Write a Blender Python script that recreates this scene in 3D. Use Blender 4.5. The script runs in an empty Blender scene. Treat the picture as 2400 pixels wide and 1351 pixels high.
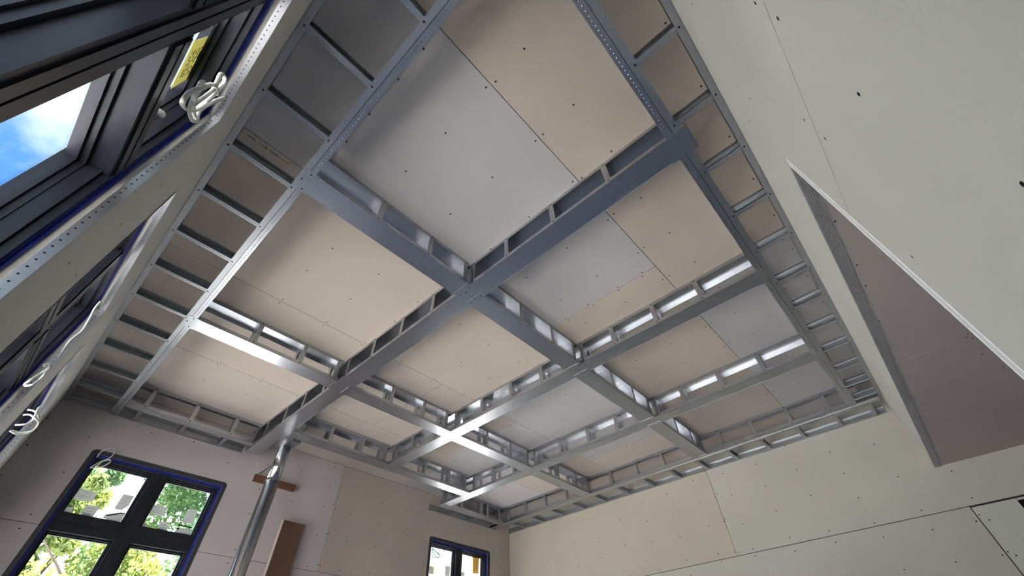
import bpy, bmesh, math, random
from mathutils import Matrix, Vector, noise
random.seed(7)
SC = bpy.context.scene
COL = SC.collection

# ---------------- camera ----------------
CAMZ = 1.6
Rr = ((-0.6769689893776264, 0.7353878334931367, -0.03029392300950031),
      (-0.5186446631518613, -0.5058391466819389, -0.6892999862673588),
      (-0.5222266756927756, -0.45092293358661484, 0.7238423911049375))
cam = bpy.data.cameras.new('camera'); cam.sensor_width = 36.0; cam.lens = 36.0*962.8/2400
cam.clip_start = 0.02; cam.clip_end = 300
co = bpy.data.objects.new('camera', cam); COL.objects.link(co)
X = Vector(Rr[0]); Yv = -Vector(Rr[1]); Zv = -Vector(Rr[2])
M = Matrix((X, Yv, Zv)).transposed().to_4x4(); M.translation = (0, 0, CAMZ)
co.matrix_world = M
SC.camera = co

# ---------------- sky ----------------
SEED = 4.4
w = bpy.data.worlds.new('sky'); SC.world = w; w.use_nodes = True
nt = w.node_tree; nt.nodes.clear()
def N(nt, t, **k):
    n = nt.nodes.new(t)
    for a, b in k.items(): setattr(n, a, b)
    return n
tc = N(nt, 'ShaderNodeTexCoord')
no = N(nt, 'ShaderNodeTexNoise'); no.inputs['Scale'].default_value = 2.3; no.inputs['Detail'].default_value = 7; no.inputs['Roughness'].default_value = .55
cr = N(nt, 'ShaderNodeValToRGB')
cr.color_ramp.elements[0].position = .38; cr.color_ramp.elements[0].color = (.05, .225, .68, 1)
cr.color_ramp.elements[1].position = .55; cr.color_ramp.elements[1].color = (.80, .97, 1.0, 1)
e = cr.color_ramp.elements.new(.46); e.color = (.13, .36, .78, 1)
bg = N(nt, 'ShaderNodeBackground'); SKY = 1.6; bg.inputs['Strength'].default_value = SKY
ow = N(nt, 'ShaderNodeOutputWorld')
mp = N(nt, 'ShaderNodeMapping'); mp.inputs['Location'].default_value = (SEED, .3, .7); nt.links.new(tc.outputs['Generated'], mp.inputs['Vector']); nt.links.new(mp.outputs[0], no.inputs['Vector']); nt.links.new(no.outputs['Fac'], cr.inputs['Fac'])
sx = N(nt, 'ShaderNodeSeparateXYZ'); nt.links.new(tc.outputs['Generated'], sx.inputs[0])
hz = N(nt, 'ShaderNodeMapRange'); hz.inputs['From Min'].default_value = .20; hz.inputs['From Max'].default_value = .50; hz.inputs['To Min'].default_value = 1; hz.inputs['To Max'].default_value = 0
nt.links.new(sx.outputs['Z'], hz.inputs['Value'])
hm = N(nt, 'ShaderNodeMix', data_type='RGBA'); hm.inputs[7].default_value = (.80, .95, 1.0, 1)
nt.links.new(hz.outputs[0], hm.inputs[0]); nt.links.new(cr.outputs['Color'], hm.inputs[6]); nt.links.new(hm.outputs[2], bg.inputs['Color']); nt.links.new(bg.outputs[0], ow.inputs[0])

# ---------------- sun ----------------
sl = bpy.data.lights.new('sun', 'SUN'); sl.energy = 42; sl.angle = math.radians(.6); sl.color = (1, .985, .985)
so = bpy.data.objects.new('sun', sl); COL.objects.link(so)
sd = Vector((-1.0, 0.12, 5.0)).normalized()          # towards the sun
so.rotation_euler = sd.to_track_quat('Z', 'Y').to_euler(); so.location = (6, -3, 8)

SC.view_settings.view_transform = 'Standard'; SC.view_settings.look = 'None'
SC.view_settings.gamma = 1.0; SC.view_settings.use_curve_mapping = False
SC.view_settings.exposure = 0.78

# ---------------- helpers ----------------
def mat(name, col, rough=.8, metal=0.0, var=.0, scale=6, bump=0, bscale=60, spec=.4, col2=None):
    m = bpy.data.materials.new(name); m.use_nodes = True; t = m.node_tree
    b = t.nodes['Principled BSDF']
    b.inputs['Base Color'].default_value = (*col, 1); b.inputs['Roughness'].default_value = rough
    b.inputs['Metallic'].default_value = metal; b.inputs['Specular IOR Level'].default_value = spec
    tc = N(t, 'ShaderNodeTexCoord')
    if var or col2:
        n = N(t, 'ShaderNodeTexNoise'); n.inputs['Scale'].default_value = scale; n.inputs['Detail'].default_value = 5
        t.links.new(tc.outputs['Object'], n.inputs['Vector'])
        r = N(t, 'ShaderNodeValToRGB'); r.color_ramp.elements[0].position = .3; r.color_ramp.elements[1].position = .7
        c2 = col2 or tuple(min(1, c*(1+var)) for c in col); c1 = col if col2 else tuple(c*(1-var) for c in col)
        r.color_ramp.elements[0].color = (*c1, 1); r.color_ramp.elements[1].color = (*c2, 1)
        t.links.new(n.outputs['Fac'], r.inputs['Fac']); t.links.new(r.outputs['Color'], b.inputs['Base Color'])
    if bump:
        n2 = N(t, 'ShaderNodeTexNoise'); n2.inputs['Scale'].default_value = bscale; n2.inputs['Detail'].default_value = 3
        bp = N(t, 'ShaderNodeBump'); bp.inputs['Strength'].default_value = bump; bp.inputs['Distance'].default_value = .003
        t.links.new(tc.outputs['Object'], n2.inputs['Vector']); t.links.new(n2.outputs['Fac'], bp.inputs['Height'])
        t.links.new(bp.outputs['Normal'], b.inputs['Normal'])
    return m

def galv(name, base, r0, r1, bump=.25):
    """zinc coated steel with faint spangle"""
    m = bpy.data.materials.new(name); m.use_nodes = True; t = m.node_tree; b = t.nodes['Principled BSDF']
    b.inputs['Metallic'].default_value = 1; b.inputs['Roughness'].default_value = (r0+r1)/2
    tc = N(t, 'ShaderNodeTexCoord')
    n = N(t, 'ShaderNodeTexNoise'); n.inputs['Scale'].default_value = 45; n.inputs['Detail'].default_value = 2
    t.links.new(tc.outputs['Object'], n.inputs['Vector'])
    r = N(t, 'ShaderNodeValToRGB'); r.color_ramp.elements[0].color = (*[c*.95 for c in base], 1); r.color_ramp.elements[1].color = (*[c*1.04 for c in base], 1)
    r.color_ramp.elements[0].position = .3; r.color_ramp.elements[1].position = .7
    t.links.new(n.outputs['Fac'], r.inputs['Fac']); t.links.new(r.outputs['Color'], b.inputs['Base Color'])
    return m

M_TAN = mat('drywall_tan', (.50, .43, .36), .85, var=.05, scale=1.3, bump=.12, bscale=140)
M_GREY = mat('drywall_grey', (.46, .435, .425), .85, var=.05, scale=1.3, bump=.12, bscale=140)
M_PINK = mat('drywall_pinkish', (.48, .415, .36), .85, var=.05, scale=1.1, bump=.12, bscale=140)
M_WGREY = mat('drywall_wall_grey', (.45, .405, .395), .85, var=.05, scale=1.5, bump=.12, bscale=140)
M_WTAN = mat('drywall_wall_tan', (.43, .365, .32), .85, var=.05, scale=1.5, bump=.12, bscale=140)
M_CREAM = mat('drywall_cream', (.49, .475, .425), .85, var=.04, scale=1.2, bump=.12, bscale=140)
M_CREAM2 = mat('drywall_cream_cool', (.48, .475, .425), .85, var=.04, scale=1.2, bump=.12, bscale=140)
M_OLIVE = mat('drywall_olive', (.43, .385, .315), .85, var=.04, scale=1.2, bump=.12, bscale=140)
M_ENDW = mat('drywall_end_wall', (.445, .425, .37), .85, var=.04, scale=1.2, bump=.12, bscale=140)
M_SOFF = mat('drywall_soffit', (.42, .37, .335), .85, var=.05, scale=1.2, bump=.12, bscale=140)
M_EDGE = mat('gypsum_core', (.10, .09, .08), .95)
M_ZINC = galv('galvanised_steel', (.50, .515, .54), .24, .36)
M_DUCT = galv('duct_steel', (.60, .61, .62), .14, .2)
M_PRINTC = mat('board_print', (.22, .2, .19), .8)
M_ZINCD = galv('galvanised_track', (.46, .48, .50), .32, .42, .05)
M_BEAD = galv('corner_bead_metal', (.55, .56, .58), .28, .42, .03)
M_BEADD = mat('dark_bead', (.05, .05, .058), .5, metal=.3)
M_BEADW = mat('plastic_bead_white', (.62, .63, .62), .5, var=.06, scale=30)
M_BEADG = mat('plastic_bead_grey', (.30, .29, .285), .6, var=.1, scale=30)
M_DARK = mat('screw_black', (.006, .006, .007), .6)
M_FRAME = mat('black_window_frame', (.012, .013, .019), .34, var=.15, scale=12, spec=.35)
M_FRAMEB = mat('window_gasket', (.012, .012, .014), .6)
M_TAPE = mat('blue_flashing_tape', (.012, .022, .20), .4, var=.3, scale=25, bump=.6, bscale=40)
M_CABLE = mat('white_cable_sheath', (.62, .62, .55), .45, var=.05, scale=30)
M_BROWN = mat('brown_fibreboard', (.105, .055, .035), .6, var=.12, scale=5)
M_BROWNE = mat('pale_board_edge', (.5, .42, .38), .7)
M_WOOD = mat('brown_lumber', (.13, .055, .028), .7, var=.2, scale=9)
M_FLOOR = mat('blue_bounce_floor', (.44, .51, .68), .8, var=.15, scale=3)  # unseen floor, tinted blue so its bounce cools the steel and left strip
def thin(name, col, col_t):
    m = bpy.data.materials.new(name); m.use_nodes = True; t = m.node_tree; b = t.nodes['Principled BSDF']; b.inputs['Base Color'].default_value = (*col, 1); b.inputs['Roughness'].default_value = .7
    tl = N(t, 'ShaderNodeBsdfTranslucent'); tl.inputs[0].default_value = (*col_t, 1); mx = N(t, 'ShaderNodeMixShader'); mx.inputs[0].default_value = .6
    tt = N(t, 'ShaderNodeBsdfTransparent'); tt.inputs[0].default_value = (.55, .55, .53, 1); m2 = N(t, 'ShaderNodeMixShader'); m2.inputs[0].default_value = .12
    t.links.new(b.outputs[0], mx.inputs[1]); t.links.new(tl.outputs[0], mx.inputs[2]); t.links.new(mx.outputs[0], m2.inputs[1]); t.links.new(tt.outputs[0], m2.inputs[2]); t.links.new(m2.outputs[0], t.nodes['Material Output'].inputs[0])
    return m
M_STICK = thin('grey_paper_sticker', (.4, .4, .39), (.45, .45, .43))
M_STICKL = mat('dark_print', (.03, .03, .035), .7)
M_YEL = thin('yellow_sticker', (.6, .57, .24), (.42, .40, .15))
M_ORA = thin('orange_yellow_sticker', (.6, .42, .14), (.42, .29, .09))
M_SILV = mat('silver_sticker', (.45, .5, .62), .4)
M_CONC = mat('pale_concrete', (.64, .625, .60), .9, var=.1, scale=.6)
M_ROOF = mat('wall_core', (.05, .045, .04), .95)
gl = bpy.data.materials.new('window_glass'); gl.use_nodes = True; t = gl.node_tree; t.nodes.clear()
o_ = N(t, 'ShaderNodeOutputMaterial'); tr = N(t, 'ShaderNodeBsdfTransparent'); tr.inputs[0].default_value = (.96, .965, .97, 1)
gs = N(t, 'ShaderNodeBsdfGlossy'); gs.inputs['Roughness'].default_value = .01
fr = N(t, 'ShaderNodeFresnel'); fr.inputs[0].default_value = 1.45; ms = N(t, 'ShaderNodeMixShader')
mlt = N(t, 'ShaderNodeMath', operation='MULTIPLY'); mlt.inputs[1].default_value = .5
t.links.new(fr.outputs[0], mlt.inputs[0]); t.links.new(mlt.outputs[0], ms.inputs[0]); t.links.new(tr.outputs[0], ms.inputs[1]); t.links.new(gs.outputs[0], ms.inputs[2]); t.links.new(ms.outputs[0], o_.inputs[0])
M_GLASS = gl
def leafmat(name, col):
    m = bpy.data.materials.new(name); m.use_nodes = True; t = m.node_tree; b = t.nodes['Principled BSDF']
    out = t.nodes['Material Output']
    b.inputs['Base Color'].default_value = (*col, 1); b.inputs['Roughness'].default_value = .6
    tl = N(t, 'ShaderNodeBsdfTranslucent'); tl.inputs[0].default_value = (col[0]*1.5, col[1]*1.4, col[2], 1)
    oi = N(t, 'ShaderNodeTexCoord'); nn = N(t, 'ShaderNodeTexNoise'); nn.inputs['Scale'].default_value = .9; nn.inputs['Detail'].default_value = 3
    rr = N(t, 'ShaderNodeValToRGB'); rr.color_ramp.elements[0].position = .35; rr.color_ramp.elements[1].position = .65
    rr.color_ramp.elements[0].color = (col[0]*.45, col[1]*.7, col[2]*1.2, 1); rr.color_ramp.elements[1].color = (col[0]*1.3, col[1]*1.15, col[2]*.9, 1)
    t.links.new(oi.outputs['Object'], nn.inputs['Vector']); t.links.new(nn.outputs['Fac'], rr.inputs[0]); t.links.new(rr.outputs[0], b.inputs['Base Color']); t.links.new(rr.outputs[0], tl.inputs[0])
    mx = N(t, 'ShaderNodeMixShader'); mx.inputs[0].default_value = .5
    t.links.new(b.outputs[0], mx.inputs[1]); t.links.new(tl.outputs[0], mx.inputs[2]); t.links.new(mx.outputs[0], out.inputs[0])
    return m
M_LEAF = [leafmat('leaves_green', (.06, .13, .03)), leafmat('leaves_yellowish', (.15, .20, .045))]
M_BARK = mat('bark', (.06, .045, .035), .9, var=.3, scale=8)

class MB:
    """collects boxes, prisms and discs and links them as ONE mesh object"""
    def __init__(s): s.v = []; s.f = []
    def box(s, x0, x1, y0, y1, z0, z1):
        if x0 > x1: x0, x1 = x1, x0
        if y0 > y1: y0, y1 = y1, y0
        if z0 > z1: z0, z1 = z1, z0
        n = len(s.v)
        s.v += [(x0,y0,z0),(x1,y0,z0),(x1,y1,z0),(x0,y1,z0),(x0,y0,z1),(x1,y0,z1),(x1,y1,z1),(x0,y1,z1)]
        s.f += [tuple(n+i for i in q) for q in ((0,3,2,1),(4,5,6,7),(0,1,5,4),(1,2,6,5),(2,3,7,6),(3,0,4,7))]
        return s
    def disc(s, c, nrm, r, depth=.002, k=7):
        """low cone, a screw head or a punched dimple"""
        nrm = Vector(nrm).normalized(); a = nrm.orthogonal().normalized(); b = nrm.cross(a); n = len(s.v); c = Vector(c)
        s.v += [tuple(c + (a*math.cos(2*math.pi*i/k) + b*math.sin(2*math.pi*i/k))*r + nrm*.0004) for i in range(k)]
        s.v.append(tuple(c + nrm*depth))
        s.f += [(n+i, n+(i+1) % k, n+k) for i in range(k)]
        return s
    def prism(s, pts, off):
        n = len(s.v); k = len(pts); off = Vector(off)
        s.v += [tuple(p) for p in pts] + [tuple(Vector(p)+off) for p in pts]
        s.f += [tuple(n+i for i in range(k))[::-1], tuple(n+k+i for i in range(k))]
        s.f += [(n+i, n+(i+1) % k, n+k+(i+1) % k, n+k+i) for i in range(k)]
        return s
    def tube(s, pts, r, k=8, rx=1.0):
        pts = [Vector(p) for p in pts]; n0 = len(s.v); pn = None
        for i, p in enumerate(pts):
            d = (pts[min(i+1, len(pts)-1)] - pts[max(i-1, 0)]).normalized()
            a = pn - d*pn.dot(d) if pn else d.orthogonal()
            if a.length < 1e-5: a = d.orthogonal()
            a.normalize(); b = d.cross(a); pn = a
            rr = r if not isinstance(r, (list, tuple)) else r[i]
            s.v += [tuple(p + a*math.cos(2*math.pi*j/k)*rr + b*math.sin(2*math.pi*j/k)*rr*rx) for j in range(k)]
        for i in range(len(pts)-1):
            for j in range(k):
                s.f.append((n0+i*k+j, n0+i*k+(j+1) % k, n0+(i+1)*k+(j+1) % k, n0+(i+1)*k+j))
        s.f.append(tuple(n0+j for j in range(k))[::-1]); s.f.append(tuple(n0+(len(pts)-1)*k+j for j in range(k)))
        return s
    def mesh(s, name, m, origin=(0, 0, 0)):
        me = bpy.data.meshes.new(name); ox, oy, oz = origin
        me.from_pydata([(a-ox, b-oy, c-oz) for a, b, c in s.v], [], s.f)
        for mm in (m if isinstance(m, (list, tuple)) else [m]): me.materials.append(mm)
        bm = bmesh.new(); bm.from_mesh(me); bmesh.ops.recalc_face_normals(bm, faces=bm.faces); bm.to_mesh(me); bm.free()
        return me
    def build(s, name, m, parent=None, smooth=False, kind=None):
        """vertices are world coordinates; parents sit at a translation only"""
        if not s.v: return None
        o0 = root_loc(parent) if parent else (0, 0, 0)
        if parent is None:
            xs, ys, zs = zip(*s.v); o0 = ((min(xs)+max(xs))/2, (min(ys)+max(ys))/2, min(zs))
        me = s.mesh(name, m, o0); o = bpy.data.objects.new(name, me); COL.objects.link(o)
        if parent: o.parent = parent
        else: o.location = o0
        if smooth:
            for p in me.polygons: p.use_smooth = True
        if kind: o['kind'] = kind
        return o
def root_loc(o):
    v = Vector((0, 0, 0))
    while o: v = v + Vector(o.location); o = o.parent
    return tuple(v)
def tag(o, label=None, cat=None, group=None, kind=None):
    if label: o['label'] = label
    if cat: o['category'] = cat
    if group: o['group'] = group
    if kind: o['kind'] = kind
    return o
def empty(name, loc, label=None, cat=None, group=None, kind=None):
    o = bpy.data.objects.new(name, None); o.location = loc; o.empty_display_size = .1; COL.objects.link(o)
    return tag(o, label, cat, group, kind)
def inst(name, me, loc, parent):
    o = bpy.data.objects.new(name, me); COL.objects.link(o); pl = root_loc(parent); o.parent = parent
    o.location = tuple(loc[i]-pl[i] for i in range(3)); return o
def smooth_pts(pts, n=6):
    P = [Vector(p) for p in pts]; out = []
    for i in range(len(P)-1):
        a = P[max(i-1, 0)]; b = P[i]; c = P[i+1]; d = P[min(i+2, len(P)-1)]
        for j in range(n):
            u = j/n
            out.append(.5*((2*b) + (c-a)*u + (2*a-5*b+4*c-d)*u*u + (3*b-a-3*c+d)*u**3))
    return out + [P[-1]]
PT = {
 's1': [[-0.226,-5.481,3.073],[-0.227,-5.481,3.162],[-0.365,-5.481,3.159],[-0.377,-5.481,3.088],[-0.317,-5.481,3.07]],
 's2': [[-0.231,-5.481,2.942],[-0.225,-5.481,3.006],[-0.283,-5.481,3.011],[-0.281,-5.481,2.953]],
 's3': [[-0.358,-5.481,2.961],[-0.35,-5.481,3.05],[-0.447,-5.481,3.055],[-0.445,-5.481,2.96]],
 's4': [[-0.556,-5.481,3.063],[-0.558,-5.481,3.19],[-0.642,-5.481,3.193],[-0.645,-5.481,3.108],[-0.611,-5.481,3.059]],
 's5': [[-0.517,-5.481,2.978],[-0.522,-5.481,3.007],[-0.618,-5.481,3.04],[-0.654,-5.481,3.044],[-0.657,-5.481,2.971],[-0.611,-5.481,2.954]],
 's6': [[-0.814,-5.481,3.082],[-0.817,-5.481,3.151],[-0.869,-5.481,3.163],[-0.947,-5.481,3.159],[-0.957,-5.481,3.083],[-0.901,-5.481,3.071]],
 's7': [[-0.829,-5.481,2.945],[-0.82,-5.481,2.996],[-0.865,-5.481,3.001],[-0.868,-5.481,2.944]],
 's8': [[-0.954,-5.481,2.948],[-0.953,-5.481,3.035],[-1.036,-5.481,3.035],[-1.036,-5.481,2.947]],
 's9': [[-1.132,-5.481,3.058],[-1.126,-5.481,3.185],[-1.215,-5.481,3.195],[-1.23,-5.481,3.064]],
 's10': [[-1.105,-5.481,2.951],[-1.114,-5.481,3.008],[-1.243,-5.481,3.019],[-1.24,-5.481,2.955]],
 'bar10': [[-1.106,-5.481,3.04],[-1.233,-5.481,3.039],[-1.24,-5.481,3.026],[-1.108,-5.481,3.028]],
 'sq10': [[-1.112,-5.481,2.994],[-1.109,-5.481,3.012],[-1.132,-5.481,3.014],[-1.135,-5.481,2.994]],
 'bar5': [[-0.524,-5.481,2.998],[-0.617,-5.481,3.042],[-0.653,-5.481,3.043],[-0.656,-5.481,3.034],[-0.623,-5.481,3.031],[-0.547,-5.481,2.995]],
 'bc3': [[-0.365,-5.481,2.966],[-0.362,-5.481,2.989],[-0.42,-5.481,2.99],[-0.424,-5.481,2.965]],
 'bc8': [[-0.957,-5.481,2.95],[-0.957,-5.481,2.973],[-1.012,-5.481,2.977],[-1.013,-5.481,2.954]],
 't1': [[-4.297,-5.481,3.036],[-4.289,-5.481,3.132],[-4.347,-5.481,3.135],[-4.377,-5.481,3.127],[-4.378,-5.481,3.05]],
 't2': [[-4.589,-5.481,3.051],[-4.588,-5.481,3.173],[-4.677,-5.481,3.179],[-4.676,-5.481,3.062]],
 't3': [[-4.872,-5.481,3.087],[-4.874,-5.481,3.141],[-4.942,-5.481,3.146],[-4.972,-5.481,3.132],[-4.96,-5.481,3.098]],
 't4': [[-5.133,-5.481,3.157],[-5.121,-5.481,3.371],[-5.26,-5.481,3.377],[-5.253,-5.481,3.164]],
 'y1': [[0.446,-1.018,3.252],[0.446,-1.034,3.395],[0.446,-1.055,3.409],[0.446,-1.09,3.369],[0.446,-1.15,3.363],[0.446,-1.208,3.406],[0.446,-1.246,3.386],[0.446,-1.245,3.318],[0.446,-1.246,3.253],[0.446,-1.168,3.251],[0.446,-1.103,3.259],[0.446,-1.035,3.252]],
 'y0': [[0.446,-1.013,3.254],[0.446,-0.976,3.257],[0.446,-0.979,3.353],[0.446,-1.025,3.356]],
 'c1a': [[0.302,-1.157,3.287],[0.31,-1.143,3.2],[0.318,-1.163,3.137],[0.306,-1.187,3.109],[0.314,-1.18,3.088],[0.302,-1.046,2.951],[0.31,-0.994,2.955],[0.318,-0.963,2.986],[0.306,-0.925,2.95],[0.314,-0.973,2.995],[0.302,-0.981,2.938],[0.31,-1.075,3.009],[0.318,-1.214,3.148]],
 'c1b': [[0.302,-1.084,3.163],[0.31,-1.06,3.16],[0.318,-1.025,3.115],[0.306,-0.957,2.956],[0.314,-0.966,2.917],[0.302,-0.951,2.852],[0.31,-1.008,2.903],[0.318,-1.095,3.011],[0.306,-1.092,3.044],[0.314,-1.112,3.155],[0.302,-1.028,3.167]],
 'c1c': [[0.302,-1.022,2.959],[0.31,-1.052,3.037],[0.318,-1.065,3.154],[0.306,-0.956,3.085],[0.314,-1.006,3.174],[0.302,-1.017,3.152],[0.31,-1.068,3.161],[0.318,-1.132,3.088],[0.306,-1.014,2.961]],
 'c2a': [[0.325,-2.824,3.314],[0.321,-2.82,3.259],[0.303,-2.816,3.178],[0.293,-2.822,3.111],[0.3,-2.818,3.035],[0.287,-2.824,2.939],[0.299,-2.82,2.907]],
 'c2b': [[0.312,-2.832,2.887],[0.297,-2.82,2.896],[0.284,-2.808,2.871],[0.296,-2.826,2.844],[0.306,-2.814,2.793],[0.312,-2.832,2.777],[0.304,-2.82,2.765],[0.286,-2.808,2.775],[0.282,-2.826,2.81],[0.281,-2.814,2.837],[0.282,-2.832,2.876],[0.288,-2.82,2.886],[0.306,-2.808,2.874]],
 'c3a': [[0.325,-4.462,3.332],[0.326,-4.45,3.306],[0.313,-4.438,3.26],[0.306,-4.456,3.219],[0.321,-4.444,3.183],[0.365,-4.462,3.169]],
 'c3b': [[0.371,-4.462,3.288],[0.335,-4.45,3.286],[0.296,-4.438,3.256],[0.265,-4.456,3.219],[0.258,-4.444,3.167],[0.285,-4.462,3.13],[0.326,-4.45,3.111],[0.363,-4.438,3.117]],
 'c3c': [[0.369,-4.462,3.245],[0.34,-4.45,3.254],[0.298,-4.438,3.235],[0.266,-4.456,3.219],[0.261,-4.444,3.156],[0.304,-4.462,3.133],[0.353,-4.45,3.126]],
 'c4a': [[-0.198,-5.368,3.4],[-0.203,-5.36,3.453],[-0.238,-5.352,3.494],[-0.273,-5.364,3.505],[-0.295,-5.356,3.463],[-0.285,-5.368,3.418],[-0.239,-5.36,3.365],[-0.203,-5.352,3.3]],
 'c4b': [[-0.205,-5.368,3.301],[-0.273,-5.36,3.331],[-0.306,-5.352,3.374],[-0.3,-5.364,3.403],[-0.259,-5.356,3.379],[-0.238,-5.368,3.332]],
 'c5': [[-4.213,-5.376,3.435],[-4.224,-5.37,3.346],[-4.245,-5.364,3.299],[-4.342,-5.373,3.272],[-4.373,-5.367,3.25],[-4.371,-5.376,3.22],[-4.305,-5.37,3.235],[-4.25,-5.364,3.265],[-4.232,-5.373,3.312],[-4.308,-5.367,3.292],[-4.373,-5.376,3.26],[-4.346,-5.37,3.224],[-4.277,-5.364,3.213],[-4.242,-5.373,3.239],[-4.219,-5.367,3.296],[-4.223,-5.376,3.342],[-4.217,-5.37,3.376]],
 'cone': [0.37,-1.155,2.991],
}

# ---------------- dimensions (metres) ----------------
XL, YR, YA, XB = .306, .346, -5.385, -5.87      # left wall, right wall, far wall, end wall
D = 3.8015                                       # underside of the dropped framing
C = 4.032                                        # ceiling boards
ZJ = 2.825                                       # horizontal wall joint

# ---------------- room shell ----------------
MB().box(-6.2, .6, -5.7, 3.5, -.15, 0).build('floor', M_FLOOR, kind='structure')
gnd = MB().box(-45, 45, -45, 45, -.45, -.35).build('ground', M_CONC, kind='structure')

def sub_rects(a, holes):
    """rectangle a minus holes, all (u0,u1,z0,z1)"""
    us = sorted({a[0], a[1]} | {min(max(h[i], a[0]), a[1]) for h in holes for i in (0, 1)})
    out = []
    for u0, u1 in zip(us, us[1:]):
        zs = sorted({a[2], a[3]} | {min(max(h[i], a[2]), a[3]) for h in holes for i in (2, 3)})
        run = None
        for z0, z1 in zip(zs, zs[1:]):
            cu, cz = (u0+u1)/2, (z0+z1)/2
            hole = any(h[0] < cu < h[1] and h[2] < cz < h[3] for h in holes)
            if hole or u1-u0 < 1e-6:
                if run: out.append((u0, u1, *run)); run = None
            else: run = (run[0], z1) if run else (z0, z1)
        if run: out.append((u0, u1, *run))
    return out

def wallbox(mb, axis, face, sgn, u0, u1, z0, z1, d0, d1):
    """box on a wall: axis = direction of u ('x' or 'y'), face = wall plane, sgn = outward sign, depth d0..d1 outward"""
    a, b = face+sgn*d0, face+sgn*d1
    if axis == 'x': mb.box(u0, u1, a, b, z0, z1)
    else: mb.box(a, b, u0, u1, z0, z1)

WIN_L = [(-1.37, -.12), (-3.08, -1.87), (-4.80, -3.55)]
ZL0, ZL1 = .45, 3.425
WIN_A = [(-1.315, -.175), (-5.37, -4.208)]
ZA0, ZA1 = .85, 3.435

def make_wall(name, axis, face, sgn, sheets, holes, span, ztop, screws=True, sc_pitch=.405):
    root = empty(name, (0, 0, 0), kind='structure')
    core = MB()
    for r in sub_rects((span[0], span[1], 0, ztop), [(h[0]-.013, h[1]+.013, h[2]-.013, h[3]+.013) if name in ('wall_left', 'wall_far') else h for h in holes]): wallbox(core, axis, face, sgn, *r[:2], r[2]+(.016 if r[2] > 3.1 and name == 'wall_right' else 0), r[3], .0145, .17 if name in ('wall_left', 'wall_far') else .26)
    core.build('wall_core', M_ROOF, root)
    nrm = (0, -sgn, 0) if axis == 'x' else (-sgn, 0, 0)
    dots = MB()
    for (u0, u1, z0, z1, m) in sheets:
        mb = MB(); g = .0022
        for r in sub_rects((u0+g, u1-g, z0+g, z1-g), holes): wallbox(mb, axis, face, sgn, *r, 0, .013)
        mb.build('drywall_sheet', m, root)
        if not screws: continue
        k0 = math.ceil((u0-span[0]+.03)/sc_pitch); k1 = math.floor((u1-span[0]-.03)/sc_pitch)
        us = [span[0]+k*sc_pitch for k in range(k0, k1+1)] + [u0+.018, u1-.018]
        for u in us:
            z = z0+.02+random.uniform(0, .05)
            while z < z1-.01:
                if z < 2.2: z += .3; continue
                uu = u+random.uniform(-.012, .012); hit = any(h[0]-.06 < uu < h[1]+.06 and h[2]-.05 < z < h[3]+.05 for h in holes)
                if not hit:
                    c = (uu, face, z) if axis == 'x' else (face, uu, z)
                    dots.disc(c, nrm, .0062, .0009)
                z += random.uniform(.24, .36)
    dots.build('drywall_screws', M_DARK, root, kind='stuff')
    return root

hl = [(a, b, ZL0, ZL1) for a, b in WIN_L]
wl = make_wall('wall_left', 'y', XL, 1, [(YA, -3.2, 0, C, M_CREAM), (-3.2, YR, 0, C, M_CREAM)], hl, (YA-.26, YR+.26), C, screws=False)
tick = MB()
for y, z in [(-1.50, 3.52), (-1.62, 2.9), (-1.55, 2.62), (-1.66, 3.35), (-1.75, 2.72), (-1.57, 3.12), (-3.1, 3.1), (-3.2, 3.4)]:
    tick.disc((XL, y, z), (-1, 0, 0), .006, .0009)
tick.build('drywall_screws', M_DARK, wl, kind='stuff')
ha = [(a, b, ZA0, ZA1) for a, b in WIN_A]
make_wall('wall_far', 'x', YA, -1, [(-2.627, XL, ZJ, C, M_WGREY), (XB, -2.627, ZJ, C, M_WTAN), (-.9, XL, 0, ZJ, M_WGREY), (-3.4, -.9, 0, ZJ, M_WGREY), (XB, -3.4, 0, ZJ, M_WTAN)], ha, (XB-.26, XL+.26), C)
DOOR = (.70, 1.75, 0, 2.795)
make_wall('wall_end', 'y', XB, -1, [(YA, -1.80, ZJ, C, M_OLIVE), (-1.80, 3.2, ZJ, C, M_ENDW), (YA, .372, 0, ZJ-.002, M_ENDW), (.376, .695, 0, ZJ-.012, M_CREAM2), (1.75, 3.2, 0, ZJ, M_CREAM2), (.695, 1.75, 2.79, ZJ-.012, M_PINK)], [DOOR], (YA-.26, 3.2), C)
dk = MB().box(XB-.26, XB-.20, .6, 1.9, 0, 2.9).build('door_1', M_WOOD, kind='structure')
ALC = (XB-.3, -1.44, 0, 3.19)
wr = make_wall('wall_right', 'x', YR, 1, [(-1.44, XL, 0, 2.765, M_CREAM2), (-2.9, XL, 2.765, C, M_CREAM), (XB, -2.9, 2.765, C, M_CREAM)], [ALC], (XB, XL+.26), C, screws=False)
dots = MB()
for px in [(-.36, 3.3), (-.46, 3.55), (-.72, 3.45), (-.95, 3.62), (-.58, 2.82), (-.60, 2.72), (-.98, 2.82), (-1.0, 2.72), (-1.35, 3.5), (-.718, 2.467), (-.721, 2.103), (-1.3, 2.45), (-.85, 3.75), (-1.75, 3.4), (-2.2, 3.6), (-2.6, 3.3), (-3.3, 3.5), (-4.1, 3.4), (-1.12, 3.3), (-1.5, 3.7)]:
    dots.disc((px[0], YR, px[1]), (0, -1, 0), .0058, .0009)
dots.build('drywall_screws', M_DARK, wr, kind='stuff')
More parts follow.
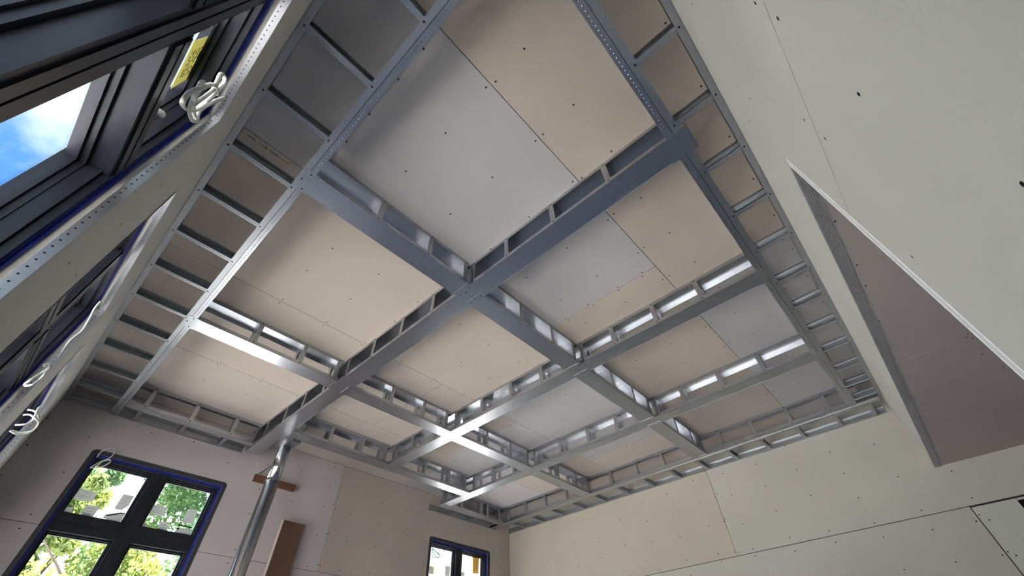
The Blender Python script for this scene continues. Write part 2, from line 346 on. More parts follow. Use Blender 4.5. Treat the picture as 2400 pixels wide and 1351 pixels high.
# beads round the opening of the recess
mb = MB()
mb.box(-1.44, -1.405, YR-.0025, YR+.001, 0, 3.19).box(-1.4395, -1.4385, YR-.004, YR, 0, 3.19)
mb.build('corner_bead', M_BEADW, wr)['label'] = 'white perforated corner bead'
mb = MB().box(XB, -1.44, YR, YR+.052, 3.1865, 3.19); mb.box(XB, -1.44, YR-.0015, YR, 3.186, 3.2)
mb.build('corner_bead', M_BEADG, wr)['label'] = 'grey perforated corner bead'
pf = MB()
for r_ in range(4):
    x = -1.47
    while x > -4.2: pf.disc((x+(r_ % 2)*.006, YR+.010+.010*r_, 3.1865), (0, 0, -1), .0024, .0004, 5); x -= .0125
pf.build('bead_perforation', M_DARK, wr, kind='stuff')

# recess beyond the right wall: its lower ceiling and enclosing walls
rc = empty('ceiling_recess', (0, 0, 0), kind='structure')
ed = [-1.44, -2.31, -3.49, -4.73, XB]
for a, b in zip(ed, ed[1:]): MB().box(b+.002, a-.002, YR+.0, 3.2, 3.19, 3.203).build('drywall_sheet', M_SOFF, rc)
MB().box(XB-.26, -1.2, YR+.27, 3.4, 3.204, 3.4).build('ceiling_core', M_ROOF, rc)
dots = MB()
for x, y in [(-3.49, .79), (-3.53, .82), (-3.45, .8), (-3.8, .85), (-4.1, .95), (-4.3, 1.05), (-4.73, 1.0), (-4.9, .9), (-2.29, .42), (-1.9, .41), (-2.5, .42), (-2.9, .41)]:
    dots.disc((x, y, 3.19), (0, 0, -1), .006, .0009)
dots.build('drywall_screws', M_DARK, rc, kind='stuff')
wb = empty('wall_recess', (0, 0, 0), kind='structure')
MB().box(-1.44, -1.2, YR+.26, 3.4, 0, 3.4).build('drywall_sheet', M_CREAM2, wb)
for a, b, z0, z1 in ((XB, -1.44, 0, 3.2),): MB().box(a, b, 3.2, 3.4, z0, z1).build('drywall_sheet', M_CREAM2, wb)

# ---------------- ceiling ----------------
ce = empty('ceiling', (0, 0, 0), kind='structure')
MB().box(XB-.26, XL+.26, YA-.26, YR+.26, C+.0145, C+.3).build('ceiling_core', M_ROOF, ce)
rows = [(-.542, YR, [(XL, -2.79, M_TAN), (-2.79, -4.16, M_GREY), (-4.16, XB, M_GREY)]),
        (-1.757, -.542, [(XL, -.14, M_GREY), (-.14, -2.375, M_GREY), (-2.375, -4.16, M_TAN), (-4.16, XB, M_PINK)]),
        (-2.978, -1.757, [(XL, -1.42, M_TAN), (-1.42, -2.80, M_TAN), (-2.80, -4.9, M_GREY), (-4.9, XB, M_PINK)]),
        (-4.195, -2.978, [(XL, -1.42, M_TAN), (-1.42, -2.262, M_PINK), (-2.262, -3.41, M_PINK), (-3.41, -4.7, M_GREY), (-4.7, XB, M_PINK)]),
        (YA, -4.195, [(XL, -1.42, M_PINK), (-1.42, -3.6, M_PINK), (-3.6, XB, M_GREY)])]
dots = MB()
for y0, y1, bs in rows:
    for xa, xb, m in bs:
        MB().box(xb+.0022, xa-.0022, y0+.0022, y1-.0022, C, C+.013).build('drywall_sheet', m, ce)
        xs = [XL-.02-k*.405 for k in range(1, 16)]
        for x in [q for q in xs if xb+.04 < q < xa-.04]:
            for y in (y0+.03, (y0+y1)/2-.18, (y0+y1)/2+.2, y1-.03):
                dots.disc((x+random.uniform(-.015, .015), y+random.uniform(-.03, .03)*(y0+.1 < y < y1-.1), C), (0, 0, -1), .0062, .0009)
        for x in (xa-.02, xb+.02):
            if abs(x-XL) < .1 or abs(x-XB) < .1: continue
            for k in range(5): dots.disc((x, y0+.1+k*.25+random.uniform(-.03, .03), C), (0, 0, -1), .0062, .0009)
dots.build('drywall_screws', M_DARK, ce, kind='stuff')

# ---------------- windows ----------------
def window(name, axis, face, sgn, u0, u1, z0, z1, df, dg, left):
    """df: depth of frame front, dg: depth of glass; rows split at the transom"""
    root = empty(name, (0, 0, 0), kind='structure')
    W = lambda mb, *a: wallbox(mb, axis, face, sgn, *a)
    mb = MB()
    for a, b, c, d in ((u0-.012, u0, z0, z1), (u1, u1+.012, z0, z1), (u0-.012, u1+.012, z1, z1+.012), (u0-.012, u1+.012, z0-.012, z0)): W(mb, a, b, c, d, 0, df+.012)
    mb.build('reveal', M_CREAM if left else M_WGREY, root)
    f = .034
    mb = MB()
    for a, b, c, d in ((u0, u0+f, z0, z1), (u1-f, u1, z0, z1), (u0, u1, z1-f, z1), (u0, u1, z0, z0+f)):
        W(mb, a, b, c, d, df, dg+.028)
    for a, b, c, d in ((u0+f, u0+f+.012, z0+f, z1-f), (u1-f-.012, u1-f, z0+f, z1-f), (u0+f, u1-f, z1-f-.012, z1-f)):
        W(mb, a, b, c, d, df+.022, dg+.03)
    mb.build('outer_frame', M_FRAME, root)
    um = (u0+u1)/2; tz0, tz1 = 2.81, 2.93
    zz = [tz0, tz1] if left else [2.81, 2.945]
    mb = MB(); W(mb, um-.06, um+.06, z0+f, z1-f, df+.006, dg-.02)
    W(mb, um-.038, um-.004, z0+f, z1-f, df, df+.01); W(mb, um+.004, um+.038, z0+f, z1-f, df, df+.01); W(mb, um-.05, um+.05, z0+f, z1-f, dg-.02, dg+.028)
    mb.build('mullion', M_FRAME, root)
    for a, b in ((u0+f, um-.06), (um+.06, u1-f)):
        mb = MB(); W(mb, a, b, zz[0], zz[1], df+.004, dg-.02)
        W(mb, a, b, zz[0]+.018, (zz[0]+zz[1])/2-.006, df-.003, df+.01); W(mb, a, b, (zz[0]+zz[1])/2+.006, zz[1]-.018, df-.003, df+.01)
        W(mb, a, b, zz[0]+.012, zz[1]-.012, dg-.02, dg+.028)
        mb.build('transom', M_FRAME, root)
        for c, d in ((zz[1]-.012, z1-f), (z0+f, zz[0]+.012)):
            sw = .024; mb = MB(); A, B = a-.008, b+.008
            for q in ((A, A+sw, c, d), (B-sw, B, c, d), (A, B, c, c+sw), (A, B, d-sw, d)): W(mb, *q, dg-.030, dg+.02)
            sw2 = sw+.010
            for q in ((A, A+sw2, c, d), (B-sw2, B, c, d), (A, B, c, c+sw2), (A, B, d-sw2, d)): W(mb, *q, dg-.012, dg+.012)
            s = mb.build('sash', M_FRAME, root)
            mb = MB(); W(mb, A+sw, B-sw, c+sw, d-sw, dg-.002, dg+.002); mb.build('pane', M_GLASS, s)
    # blue tape where frame meets board
    mb = MB()
    for a, b, c, d in ((u0, u0+.009, z0, z1), (u1-.009, u1, z0, z1), (u0, u1, z1-.009, z1)): W(mb, a, b, c, d, df-.012, df+.001)
    for a, b, c, d in ((u0+.004, u0+.024, z0, z1-.004), (u1-.024, u1-.004, z0, z1-.004), (u0+.004, u1-.004, z1-.024, z1-.004)): W(mb, a, b, c, d, df-.0015, df+.004)
    mb.build('flashing_tape', M_TAPE, root)
    # perforated metal corner bead
    hol = MB()
    nr = (0, -sgn, 0) if axis == 'x' else (-sgn, 0, 0)
    P = lambda u, z, dd: (u, face+sgn*dd, z) if axis == 'x' else (face+sgn*dd, u, z)
    au = (1, 0, 0) if axis == 'x' else (0, 1, 0)
    if left:
        for a, b, c, d, nn in ((u0, u0+.0018, z0, z1, 1), (u1-.0018, u1, z0, z1, -1), (u0, u1, z1-.0018, z1, 0)):
            mb = MB(); W(mb, a, b, c, d, -.002, .026); mb.build('corner_bead', M_BEAD if left else M_BEADD, root)
        mb = MB()
        z = z1-.03
        while z > 1.5: hol.disc(P(u0+.0018, z, .016), au, .0032, .0006); z -= .028
        u = u0+.02
        while u < u1: hol.disc(P(u, z1-.0018, .016), (0, 0, -1), .0026, .0005); u += .022
    else:
        w = .036
        mb = MB()
        pts = lambda d: None
        # mitred strip with clipped outer corners
        c_ = .022
        strips = [[(u0-w, z0), (u0, z0), (u0, z1), (u0-w, z1+w-c_)], [(u1+w, z0), (u1, z0), (u1, z1), (u1+w, z1+w-c_)],
                  [(u0, z1), (u1, z1), (u1+w, z1+w-c_), (u1+w-c_, z1+w), (u0-w+c_, z1+w), (u0-w, z1+w-c_)]]
        for st in strips:
            mb = MB(); mb.prism([P(u, z, -.0025) for u, z in st], Vector(P(0, 0, .003))-Vector(P(0, 0, -.0025)))
            mb.build('corner_bead', M_BEAD if left else M_BEADD, root)
        for uu, sg in ((u0-w*.6, 1), (u1+w*.6, 1)):
            z = z1
            while z > 2.3: hol.disc(P(uu, z, -.0026), nr, .0024, .0005, 5); z -= .03
        u = u0
        while u < u1: hol.disc(P(u, z1+w*.55, -.0026), nr, .0024, .0005, 5); u += .03
    hol.build('bead_perforation', M_DARK, root, kind='stuff')
    return root
for i, (a, b) in enumerate(WIN_L): window('window_%d' % (i+1), 'y', XL, 1, a, b, ZL0, ZL1, .054, .144, True)
for i, (a, b) in enumerate(WIN_A): window('window_%d' % (i+4), 'x', YA, -1, a, b, ZA0, ZA1, .030, .100, False)

# ---------------- steel framing ----------------
T = .0016; LEG = .032
def stud_mesh(depth, h, axis, slot):
    """C stud standing upright; web faces along the beam, flanges lie in the beam's two sides.
    local: beam axis = -axis direction for the flanges, depth across"""
    mb = MB(); fl = .036
    def B(a0, a1, c0, c1, z0, z1):      # a along beam, c across
        if axis == 'x': mb.box(a0, a1, c0, c1, z0, z1)
        else: mb.box(c0, c1, a0, a1, z0, z1)
    if slot:
        B(-T, 0, 0, depth*.38, 0, h); B(-T, 0, depth*.62, depth, 0, h); B(-T, 0, depth*.38, depth*.62, 0, h*.3); B(-T, 0, depth*.38, depth*.62, h*.7, h)
    else: B(-T, 0, 0, depth, 0, h)
    B(-fl, 0, -T, 0, 0, h); B(-fl, 0, depth, depth+T, 0, h)
    B(-fl-T, -fl, -T, .010, 0, h); B(-fl-T, -fl, depth-.010, depth+T, 0, h)
    B(-.019, -.016, depth, depth+T*2.2, 0, h)
    return mb.mesh('stud', M_ZINC)
H = C-D
STUDS = {}
def get_stud(depth, axis, slot):
    k = (round(depth, 3), axis, slot)
    if k not in STUDS: STUDS[k] = stud_mesh(depth-2*T-.001, H-2*T, axis, slot)
    return STUDS[k]
def box_beam(axis, c0, c1, a0, a1, studs, label, slot=False, leg=LEG, name='ceiling_beam', ext=(0, 0), m=None):
    """axis 'y': beam runs along y; c0<c1 across; a0<a1 along"""
    loc = ((c0+c1)/2, (a0+a1)/2, D) if axis == 'y' else ((a0+a1)/2, (c0+c1)/2, D)
    root = empty(name, loc, label, 'ceiling beam')
    def B(mb, p0, p1, q0, q1, z0, z1):
        if axis == 'y': mb.box(q0, q1, p0, p1, z0, z1)
        else: mb.box(p0, p1, q0, q1, z0, z1)
    mb = MB(); B(mb, a0-ext[0], a1+ext[1], c0, c1, D, D+T); B(mb, a0, a1, c0, c0+T, D, D+leg); B(mb, a0, a1, c1-T, c1, D, D+leg)
    B(mb, a0, a1, c0, c0+.0035, D-.0008, D+.0025); B(mb, a0, a1, c1-.0035, c1, D-.0008, D+.0025)
    mb.build('bottom_track', m or M_ZINC, root)
    mb = MB(); B(mb, a0, a1, c0, c1, C-T-.0005, C-.0005); B(mb, a0, a1, c0, c0+T, C-LEG, C-.0005); B(mb, a0, a1, c1-T, c1, C-LEG, C-.0005)
    mb.build('top_track', M_ZINC, root)
    me = get_stud(c1-c0, axis, slot); sc = MB(); nr = (0, 1, 0) if axis == 'x' else (1, 0, 0)
    for s in studs:
        if not (a0+.04 < s < a1+.001): continue
        p = (c0+T+.0005, s, D+T) if axis == 'y' else (s, c0+T+.0005, D+T)
        inst('stud', me, p, root)
        for z in (D+.020, C-.018):
            q = (c1+.0006, s-.017, z) if axis == 'y' else (s-.017, c1+.0006, z)
            sc.disc(q, nr, .0055, .003)
    for s in studs:
        if a0+.04 < s < a1 and random.random() < .3:
            q = ((c0+c1)/2+.03, s+.02, D) if axis == 'y' else (s+.02, (c0+c1)/2+.03, D)
    sc.build('screws', M_DARK, root, kind='stuff')
    return root
def lap(root, x0, x1, y0, y1, pts, label=None):
    mb = MB().box(x0, x1, y0, y1, D-.0016, D); o = mb.build('lap_tab', M_ZINC, root)
    sc = MB()
    for p in pts: sc.disc((p[0], p[1], D-.0016), (0, 0, -1), .0055, .003)
    sc.build('screws', M_DARK, root, kind='stuff')

ML, MR = -1.505, -1.350; NL, NR = -2.872, -2.720; PL, PR = -4.240, -4.085
sy1 = [-.361, -.787, -1.203, -1.545]; sy2 = [-2.01, -2.415, -2.823, -3.236]; sy3 = [-3.64, -4.042, -4.436, -4.869]
pm = MB(); random.seed(11)
xx = .26
while xx > .0:
    if random.random() < .8:
        l = random.uniform(.006, .014); pm.box(xx-l, xx, -1.790-random.uniform(0, .006), -1.786+.004*random.random(), C-.0006, C-.0001)
    xx -= .011
pm.build('faint_print', M_PRINTC, ce, kind='stuff')
bm_M = box_beam('y', ML, MR, -5.30, .020, [s+.018 for s in sy1+sy2+sy3+[-5.15]], 'broad galvanised steel ceiling beam running unbroken past the top of the round duct, nearest of the three long ones', m=M_ZINC)
bm_N = box_beam('y', NL, NR, -4.64, .020, [s+.018 for s in [-.393, -.788, -1.198, -1.53, -2.03, -2.432, -2.852, -3.26, -3.62, -4.03, -4.40]], 'galvanised steel ceiling beam in the middle of the three long parallel ones', slot=True, m=M_ZINCD)
bm_P = box_beam('y', PL, PR, -5.10, .020, [s+.018 for s in [-.393, -.802, -1.21, -1.53, -2.04, -2.44, -2.86, -3.27, -3.64, -4.03, -4.40, -4.75, -5.05]], 'galvanised steel ceiling beam farthest of the three long ones, ending by the small window', slot=True, m=M_ZINCD)
QY = (-1.727, -1.572); RY = (-3.487, -3.333); SY = (-4.642, -4.480)
lbx = -.100
cols = [(MR+.001, lbx-.036, 'between the left perimeter frame and the nearest long beam'), (NR+.001, ML-.001, 'between the nearest and the middle long beams'), (PR+.001, NL-.001, 'between the middle and the farthest long beams'), (-5.380, PL-.001, 'between the farthest long beam and the end wall frame')]
stq = [[-.56, -.965, -1.30], [-1.925, -2.332, -2.65], [-3.29, -3.70, -4.02], [-4.66, -5.06, -5.34]]
for (rn, RYY, sl) in (('in the row nearer the viewer', QY, False), ('in the second row from the viewer', RY, True)):
    for (a0, a1, where), ss in zip(cols, stq):
        ss = ss if rn.startswith('in the row') else ss
        e = (.0, .045) if False else (0, 0)
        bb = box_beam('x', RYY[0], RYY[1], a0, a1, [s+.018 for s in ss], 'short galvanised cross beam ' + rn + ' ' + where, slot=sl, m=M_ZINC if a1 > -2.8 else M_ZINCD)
        bb['group'] = 'cross beams of the ceiling grid'
        if a0 > -5.3:
            ym = (RYY[0]+RYY[1])/2
            lap(bb, a0-.046, a0+.024, RYY[0]+.002, RYY[1]-.002, [(a0-.02, RYY[1]-.02), (a0-.034, ym), (a0-.02, RYY[0]+.03)])
        if a1 < -.2:
            ym = (RYY[0]+RYY[1])/2
            lap(bb, a1-.024, a1+.046, RYY[0]+.002, RYY[1]-.002, [(a1+.02, RYY[1]-.02), (a1+.034, ym), (a1+.02, RYY[0]+.03)])
        else:
            lap(bb, a1-.02, a1+.062, RYY[0]-.002, RYY[1]+.004, [(a1+.02, RYY[1]-.018), (a1+.045, (RYY[0]+RYY[1])/2), (a1+.012, RYY[0]+.018)])
for (a0, a1, where), ss in zip(cols[1:3], ([-1.925, -2.332, -2.65], [-3.29, -3.70, -4.0])):
    bb = box_beam('x', SY[0], SY[1], a0, a1, [s+.018 for s in ss], 'galvanised cross beam closest to the far window wall ' + where, slot=True, m=M_ZINCD)
    bb['group'] = 'cross beams of the ceiling grid'

def chan_rung(name, root, axis, a0, a1, c, h=.064):
    """flat laid C stud: bottom flange, web standing up, opening towards the viewer"""
    mb = MB(); w = .036
    def B(p0, p1, q0, q1, z0, z1):
        if axis == 'x': mb.box(p0, p1, q0, q1, z0, z1)
        else: mb.box(q0, q1, p0, p1, z0, z1)
    B(a0, a1, c-w, c, D+.0012, D+.0012+T); B(a0, a1, c-w, c-w+T, D+.0012, D+h); B(a0, a1, c-w, c, D+h-T, D+h)
    B(a0, a1, c-T, c, D+.0012, D+.010); B(a0, a1, c-T, c, D+h-.010, D+h)
    B(a0, a1, c-.020, c-.017, D, D+.002)
    return mb.build(name, M_ZINCD, root)

def perimeter(name, label, axis, wall, inward, a0, a1, rung_c, rpos, ladder, lw, studs, dimples=False, wt=.036, rung_ext=0):
    """wall track at 'wall' (inward = +-1), rung runner [rung_c], ladder runner; axis = direction of run"""
    def B(mb, p0, p1, q0, q1, z0, z1):
        if axis == 'x': mb.box(p0, p1, q0, q1, z0, z1)
        else: mb.box(q0, q1, p0, p1, z0, z1)
    mid = (a0+a1)/2
    root = empty(name, (mid, wall, D) if axis == 'x' else (wall, mid, D), label, 'ceiling frame')
    s = inward
    mb = MB(); B(mb, a0, a1, wall+s*.0005, wall+s*wt, D, D+T); B(mb, a0, a1, wall+s*.0005, wall+s*(T+.0005), D, D+.066); B(mb, a0, a1, wall+s*.0005, wall+s*wt*.9, D+.066, D+.066+T)
    mb.build('wall_track', M_ZINCD, root)
    r0, r1 = rung_c
    mb = MB(); B(mb, a0, a1, r0, r1, D, D+T); e = r0 if s > 0 else r1
    B(mb, a0, a1, r0 if (s < 0) else r1-T, r0+T if (s < 0) else r1, D, D+.066)
    mb.build('rung_track', M_ZINCD, root)
    l0, l1 = ladder
    mb = MB(); B(mb, a0, a1, l0, l1, D-.0004, D-.0004+T); B(mb, a0, a1, l0, l0+T, D, D+LEG); B(mb, a0, a1, l1-T, l1, D, D+LEG)
    B(mb, a0, a1, l0, l0+.003, D-.002, D+.002); B(mb, a0, a1, l1-.003, l1, D-.002, D+.002)
    mb.build('bottom_track', M_ZINC, root)
    mb = MB(); B(mb, a0, a1, l0, l1, C-T-.0005, C-.0005); B(mb, a0, a1, l0, l0+T, C-LEG, C-.0005); B(mb, a0, a1, l1-T, l1, C-LEG, C-.0005)
    mb.build('top_track', M_ZINC, root)
    me = get_stud(l1-l0, axis, False); sc = MB()
    for q in studs:
        if a0 < q < a1:
            inst('stud', me, (q, l0+T, D+T) if axis == 'x' else (l0+T, q, D+T), root)
            for z in (D+.02, C-.018): sc.disc((q-.017, l1+.0006, z) if axis == 'x' else (l1+.0006, q-.017, z), (0, 1, 0) if axis == 'x' else (1, 0, 0), .0055, .003)
    other = 'y' if axis == 'x' else 'x'
    w0, w1 = wall+s*.002, (r0+r1)/2
    for q in rpos:
        if a0 < q < a1+.2:
            chan_rung('rung', root, other, min(w0, w1), max(w0, w1), q)
            for cc in (wall+s*.022, (r0+r1)/2-s*.006):
                sc.disc((q-.018, cc, D) if axis == 'x' else (cc, q-.018, D), (0, 0, -1), .0055, .003)
    sc.build('screws', M_DARK, root, kind='stuff')
    if dimples:
        dm = MB(); p = a0+.02; lm = (l0+l1)/2
        while p < a1:
            dm.disc((p, lm, D-.0006) if axis == 'x' else (lm, p, D-.0006), (0, 0, -1), .0042, .003, 6)
            p += .026
        dm.build('punched_dimples', M_ZINC, root, kind='stuff')
    return root
Ly = [-.12, -.524, -.931, -1.336, -1.748, -2.151, -2.565, -2.972, -3.373, -3.782, -4.187, -4.59, -4.993, -5.325]
perimeter('perimeter_frame', 'steel ladder frame of the ceiling edge along the left wall with the tall windows', 'y', XL, -1, YA+.01, .012, (-.100, -.064), [y+.018 for y in Ly], (-.136, -.101), .035, [y+.018 for y in Ly], True)
Rx = [-.09, -.49, -.896, -1.306, -1.693, -2.116, -2.525, -2.948, -3.34, -3.743, -4.146, -4.575, -4.953, -5.30]
perimeter('perimeter_frame', 'steel ladder frame of the ceiling edge along the right wall above the recess', 'x', YR, -1, -5.376, -.140, (.062, .104), [x+.018 for x in Rx], (.022, .061), .035, [x+.018 for x in Rx if not any(abs(x+.02-q) < .12 for q in (-1.43, -2.79, -4.16))], True)
By = [-.141, -.54, -.948, -1.352, -1.757, -2.155, -2.556, -2.96, -3.365, -3.77, -4.175, -4.58, -4.985, .2]
perimeter('perimeter_frame', 'steel ladder frame of the ceiling edge along the plain end wall', 'y', XB, 1, YA+.01, YR-.04, (-5.500, -5.441), [y+.018 for y in By], (-5.440, -5.382), .055, [y+.018 for y in By])
perimeter('perimeter_frame', 'short steel ladder frame of the ceiling edge above the four pane window', 'x', YA, 1, -1.34, -.139, (-5.135, -5.101), [-.256, -.66, -1.065], (-5.100, -5.050), .05, [-.256, -.66, -1.065])
perimeter('perimeter_frame', 'short steel ladder frame of the ceiling edge above the small far window', 'x', YA, 1, -5.376, -4.10, (-5.165, -5.121), [-4.45, -4.86, -5.27], (-5.120, -5.055), .06, [-4.45, -4.86, -5.0, -5.27])
# cap plates where long beams meet the right frame
cp = MB().box(ML-.004, MR+.002, -.02, .135, D-.004, D-.0022).box(ML-.004, MR+.002, .133, .135, D-.004, D+.04).box(ML-.004, ML-.002, -.0, .135, D-.004, D+.03)
cp.build('end_cap', M_ZINC, bm_M)
MB().box(NL, NR, -.02, .062, D-.004, D-.0022).build('end_cap', M_ZINCD, bm_N)
MB().box(PL, PR, -.02, .062, D-.004, D-.0022).build('end_cap', M_ZINCD, bm_P)

# ---------------- duct ----------------
def ring(mb, cx, cy, z0, z1, r, k=40): mb.tube([(cx, cy, z0), (cx, cy, z1)], r, k)
du = empty('round_duct', (-1.605, -4.83, 0), 'round galvanised metal duct pipe rising between the two far windows', 'duct')
for nm, z0, z1, r in (('lower_pipe', 0, 3.40, .069), ('upper_pipe', 3.38, 3.785, .062)):
    mb = MB(); ring(mb, -1.605, -4.83, z0, z1, r); o = mb.build(nm, M_DUCT, du, smooth=False)
    for p in o.data.polygons: p.use_smooth = len(p.vertices) == 4
for za, zb, rr in ((3.395, 3.402, .073), (3.408, 3.415, .070), (3.772, 3.780, .070)):
    mb = MB(); ring(mb, -1.605, -4.83, za, zb, rr); mb.build('joint_bead', M_ZINC, du)
mb = MB(); mb.box(-1.69, -1.508, -4.92, -4.66, 3.785, 3.789); mb.box(-1.69, -1.688, -4.92, -4.66, 3.785, C-.002); mb.build('top_plate', M_ZINCD, du)
mb = MB(); mb.tube([(-1.66, -4.87, 3.72), (-1.66, -4.87, 1.0)], .004, 6)
mb = MB(); mb.box(-1.612, -1.600, -5.345, -4.90, 3.63, 3.634); mb.build('support_strap', M_ZINC, du)
tag(MB().box(-2.058, -1.575, YA+.0005, YA+.038, 3.553, 3.625).build('wood_block', M_WOOD), 'short brown wooden block screwed flat to the wall behind the duct', 'wood block')
bd = empty('leaning_board', (-2.17, YA+.06, 0), 'tall dark brown board with pale edges standing against the wall beside the duct', 'board')
MB().box(-2.292, -2.048, YA+.012, YA+.058, 0, 3.236).build('face', M_BROWN, bd)
MB().box(-2.048, -2.040, YA+.012, YA+.060, 0, 3.240).box(-2.292, -2.048, YA+.012, YA+.060, 3.236, 3.241).build('edge_strip', M_BROWNE, bd)['label'] = 'pale edge strip'

# ---------------- cables, stickers, cap ----------------
def cable(name, label, lines, r, rx=1.0, n=7):
    mb = MB()
    for l in lines: mb.tube(smooth_pts(l, n), r, 8, rx)
    return tag(mb.build(name, M_CABLE, smooth=True), label, 'cable')
cable('cable_coil', 'thick tangled coil of flat white cable at the head of the nearest left window', [PT['c1a'], PT['c1b'], PT['c1c']], .0075, .55)
cable('cable_coil', 'white cable drooping into a knot with loops at the middle left window', [PT['c2a'], PT['c2b']], .0055)
cable('cable_coil', 'three loose white cable loops hanging at the left window closest to the far wall', [PT['c3a'], PT['c3b'], PT['c3c']], .0065)
cable('cable_loop', 'thin pale cable loops at the top left corner of the four pane far window', [PT['c4a'], PT['c4b']], .0048)
cb = cable('cable_bundle', 'small bundle of thin grey wire hanging in the small far window', [PT['c5']], .0036); cb.data.materials[0] = mat('grey_wire', (.13, .14, .14), .5)
cz = Vector(PT['cone']); mb = MB(); mb.tube([cz, cz+Vector((.012, -.012, .018)), cz+Vector((.03, -.025, .04))], [.014, .011, .002], 12)
tag(mb.build('plastic_cap', M_CABLE, smooth=True), 'small white cone shaped plastic cap on the black frame of the nearest left window', 'cap')

def sticker(name, label, pts, m, off, extra=(), em=M_STICKL):
    o = MB().prism(pts, off).build(name, m); tag(o, label, 'sticker')
    for q in extra:
        e = MB().prism([tuple(Vector(p)+Vector(off)*1.2) for p in q], Vector(off)*.6).build('print', em, o)
        e.matrix_parent_inverse = Matrix.Identity(4)
    return o
def lines_on(pts, n, w=.35, h=.0022):
    xs = [p[0] for p in pts]; zs = [p[2] for p in pts]; y = pts[0][1]; out = []
    x0, x1, z0, z1 = min(xs), max(xs), min(zs), max(zs)
    for i in range(n):
        z = z1-(z1-z0)*(i+1.2)/(n+2.0); a = x0+(x1-x0)*.22; b = x1-(x1-x0)*(.18+.15*((i*3) % 4)/4)
        out.append([(a, y, z), (b, y, z), (b, y, z+h), (a, y, z+h)])
    return out
def bars(pts):
    (x0, y, z0) = pts[0]; z1 = pts[2][2]; x1 = pts[2][0]; lo = min(x0, x1); hi = max(x0, x1); zl = min(z0, pts[3][2]); zh = max(z1, pts[1][2]); out = []
    k = 9
    for i in range(k):
        a = lo+(hi-lo)*i/k; out.append([(a, y, zl), (a+(hi-lo)/k*.5, y, zl), (a+(hi-lo)/k*.5, y, zh), (a, y, zh)])
    return out
OF = (0, .0012, 0)
L1 = 'four pane window upper left pane'; L2 = 'four pane window upper right pane'
M_PRINT = mat('faint_print', (.2, .2, .2), .8)
sticker('window_sticker', 'large grey sticker on the left side of the ' + L1, PT['s1'], M_STICK, OF, lines_on(PT['s1'], 4), M_PRINT)
sticker('window_sticker', 'small square grey sticker in bottom corner of the ' + L1, PT['s2'], M_STICK, OF, lines_on(PT['s2'], 3), M_PRINT)
sticker('window_sticker', 'grey sticker with a barcode on the ' + L1, PT['s3'], M_STICK, OF, bars(PT['bc3'])+lines_on(PT['s3'], 2))
sticker('window_sticker', 'tall narrow grey sticker on the ' + L1, PT['s4'], M_STICK, OF, lines_on(PT['s4'], 5), M_PRINT)
sticker('window_sticker', 'grey sticker with a slanting dark band on the ' + L1, PT['s5'], M_STICK, OF, [PT['bar5']])
sticker('window_sticker', 'large grey sticker on the left side of the ' + L2, PT['s6'], M_STICK, OF, lines_on(PT['s6'], 4), M_PRINT)
sticker('window_sticker', 'small grey sticker in bottom corner of the ' + L2, PT['s7'], M_STICK, OF, lines_on(PT['s7'], 3), M_PRINT)
sticker('window_sticker', 'grey sticker with a barcode on the ' + L2, PT['s8'], M_STICK, OF, bars(PT['bc8'])+lines_on(PT['s8'], 2))
sticker('window_sticker', 'tall narrow grey sticker on the ' + L2, PT['s9'], M_STICK, OF, lines_on(PT['s9'], 5), M_PRINT)
sticker('window_sticker', 'grey sticker under a black bar on the ' + L2, PT['s10'], M_STICK, OF, [PT['bar10'], PT['sq10']])
sticker('window_sticker', 'grey sticker low beside the mullion on the left pane of the small far window', PT['t2'], M_STICK, OF, lines_on(PT['t2'], 3), M_PRINT)
sticker('window_sticker', 'grey paper sticker at the left edge of the left pane of the small far window', PT['t1'], M_STICK, OF, lines_on(PT['t1'], 3), M_PRINT)
sticker('window_sticker', 'grey paper sticker low on the right pane of the small far window', PT['t3'], M_STICK, OF, lines_on(PT['t3'], 2), M_PRINT)
arcs = []
for i in range(8):
    zc = 3.355-.018*i; y = PT['t4'][0][1]
    for k in range(5):
        a0 = math.pi*(.15+.14*k); a1 = a0+.35; f = lambda a, r: (-5.195+math.cos(a)*r*.9, y, zc-math.sin(a)*r*.6)
        arcs.append([f(a0, .040), f(a1, .040), f(a1, .046), f(a0, .046)])
sticker('warning_sticker', 'orange yellow sticker with black wavy marks on the small far window', PT['t4'], M_ORA, OF, arcs)
def ymark(cy, cz, w, h, sl=.35): return [(.4455, cy, cz), (.4455, cy+w, cz+sl*w), (.4455, cy+w+h*.5, cz+sl*w+h), (.4455, cy+h*.5, cz+h)]
ys = sticker('warning_sticker', 'yellow sticker covered in black marks on the upper pane of the nearest left window', PT['y1'], M_YEL, (-.0012, 0, 0))
mk = MB()
random.seed(3)
for (u, v_) in [(k/13, j/6) for k in range(1, 12) for j in range(1, 6)]:
    y = -1.06-.16*u; z = 3.262+.10*v_
    if random.random() < .72:
        l = random.uniform(.006, .014); mk.prism([(.4444, y, z), (.4444, y-l, z+l*.35), (.4444, y-l, z+l*.35+.005), (.4444, y, z+.005)], (-.0006, 0, 0))
mk.build('print', M_STICKL, ys)
sticker('warning_sticker', 'silver and yellow label just above the yellow marked sticker', PT['y0'], M_SILV, (-.0012, 0, 0))

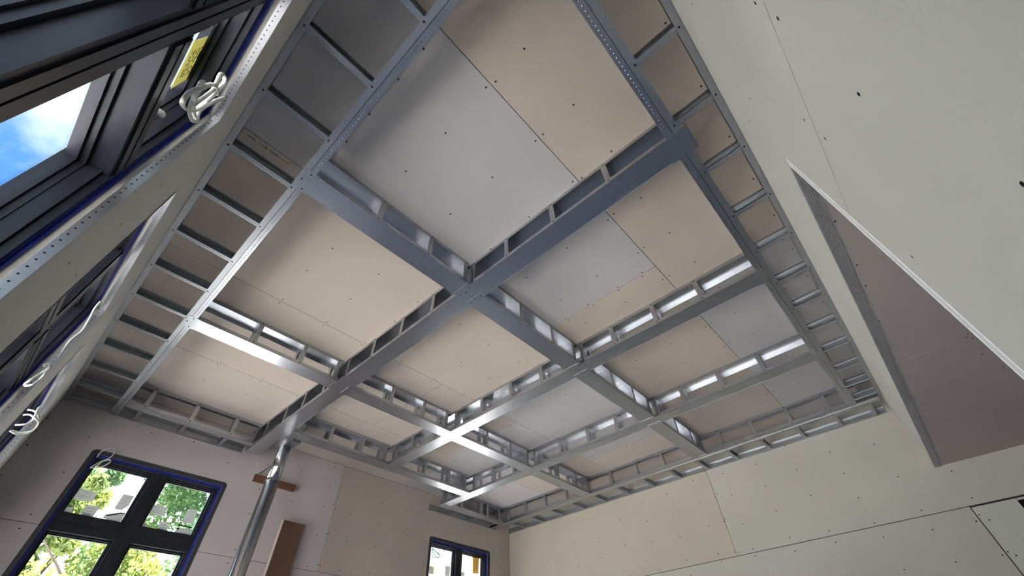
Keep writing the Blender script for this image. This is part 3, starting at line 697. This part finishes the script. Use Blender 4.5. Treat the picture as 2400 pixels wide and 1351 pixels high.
# ---------------- trees behind the far windows ----------------
def tree(label, x, y, zb, height, cr, n, m, seed, leaf=.11):
    rnd = random.Random(seed)
    t = empty('tree', (x, y, zb), label, 'tree', 'trees outside the far windows')
    mb = MB(); mb.tube([(x, y, zb), (x+.06, y, zb+height*.3), (x+.1, y, zb+height*.45), (x-.05, y+.1, zb+height*.8)], [.07, .05, .03, .012], 8)
    for k in range(9):
        a = k*2.4; z = zb+height*(.3+.06*k); mb.tube([(x, y, z), (x+math.cos(a)*cr*.4, y+math.sin(a)*cr*.4, z+.5), (x+math.cos(a)*cr*.8, y+math.sin(a)*cr*.8, z+.9)], [.022, .014, .006], 5)
    mb.build('trunk', M_BARK, t)
    blobs = []
    for k in range(44):
        a = rnd.uniform(0, 6.28); rr = cr*math.sqrt(rnd.random())*.85; zz = zb+height*rnd.uniform(.25, .95)
        blobs.append((x+rr*math.cos(a), y+rr*math.sin(a), zz, rnd.uniform(.4, .8)*cr*.45))
    V = []; F = []
    for i in range(n):
        bx, by, bz, br = rnd.choice(blobs); d = Vector((rnd.gauss(0, 1), rnd.gauss(0, 1), rnd.gauss(0, .8))).normalized()*br*rnd.uniform(.5, 1.05)
        c = Vector((bx, by, bz))+d; a = Vector((rnd.gauss(0, 1), rnd.gauss(0, 1), rnd.gauss(0, 1))).normalized(); b = a.orthogonal().normalized()
        s = leaf*rnd.uniform(.6, 1.2); k = len(V); V += [tuple(c-a*s*.5), tuple(c+b*s*.3), tuple(c+a*s*.5), tuple(c-b*s*.3)]; F.append((k, k+1, k+2, k+3))
    me = bpy.data.meshes.new('foliage'); me.from_pydata([(p[0]-x, p[1]-y, p[2]-zb) for p in V], [], F); me.materials.append(m)
    o = bpy.data.objects.new('foliage', me); COL.objects.link(o); o.parent = t; o['kind'] = 'stuff'
    return t
tree('leafy yellowish green tree seen through the left panes of the four pane window', -.80, -12.5, -.4, 6.2, 1.0, 17000, M_LEAF[1], 1, .12)
tree('green tree filling the right panes of the four pane window', -4.5, -17.0, -.4, 10.8, 2.6, 26000, M_LEAF[0], 2, .15)
tree('low bushy tree seen in the lower panes of the four pane window', -1.25, -9.2, -.4, 4.0, 1.45, 17000, M_LEAF[1], 3, .09)
tree('far tree showing at the left edge of the small far window', -12.2, -16.0, -.4, 6.6, 1.1, 5000, M_LEAF[1], 5, .12)
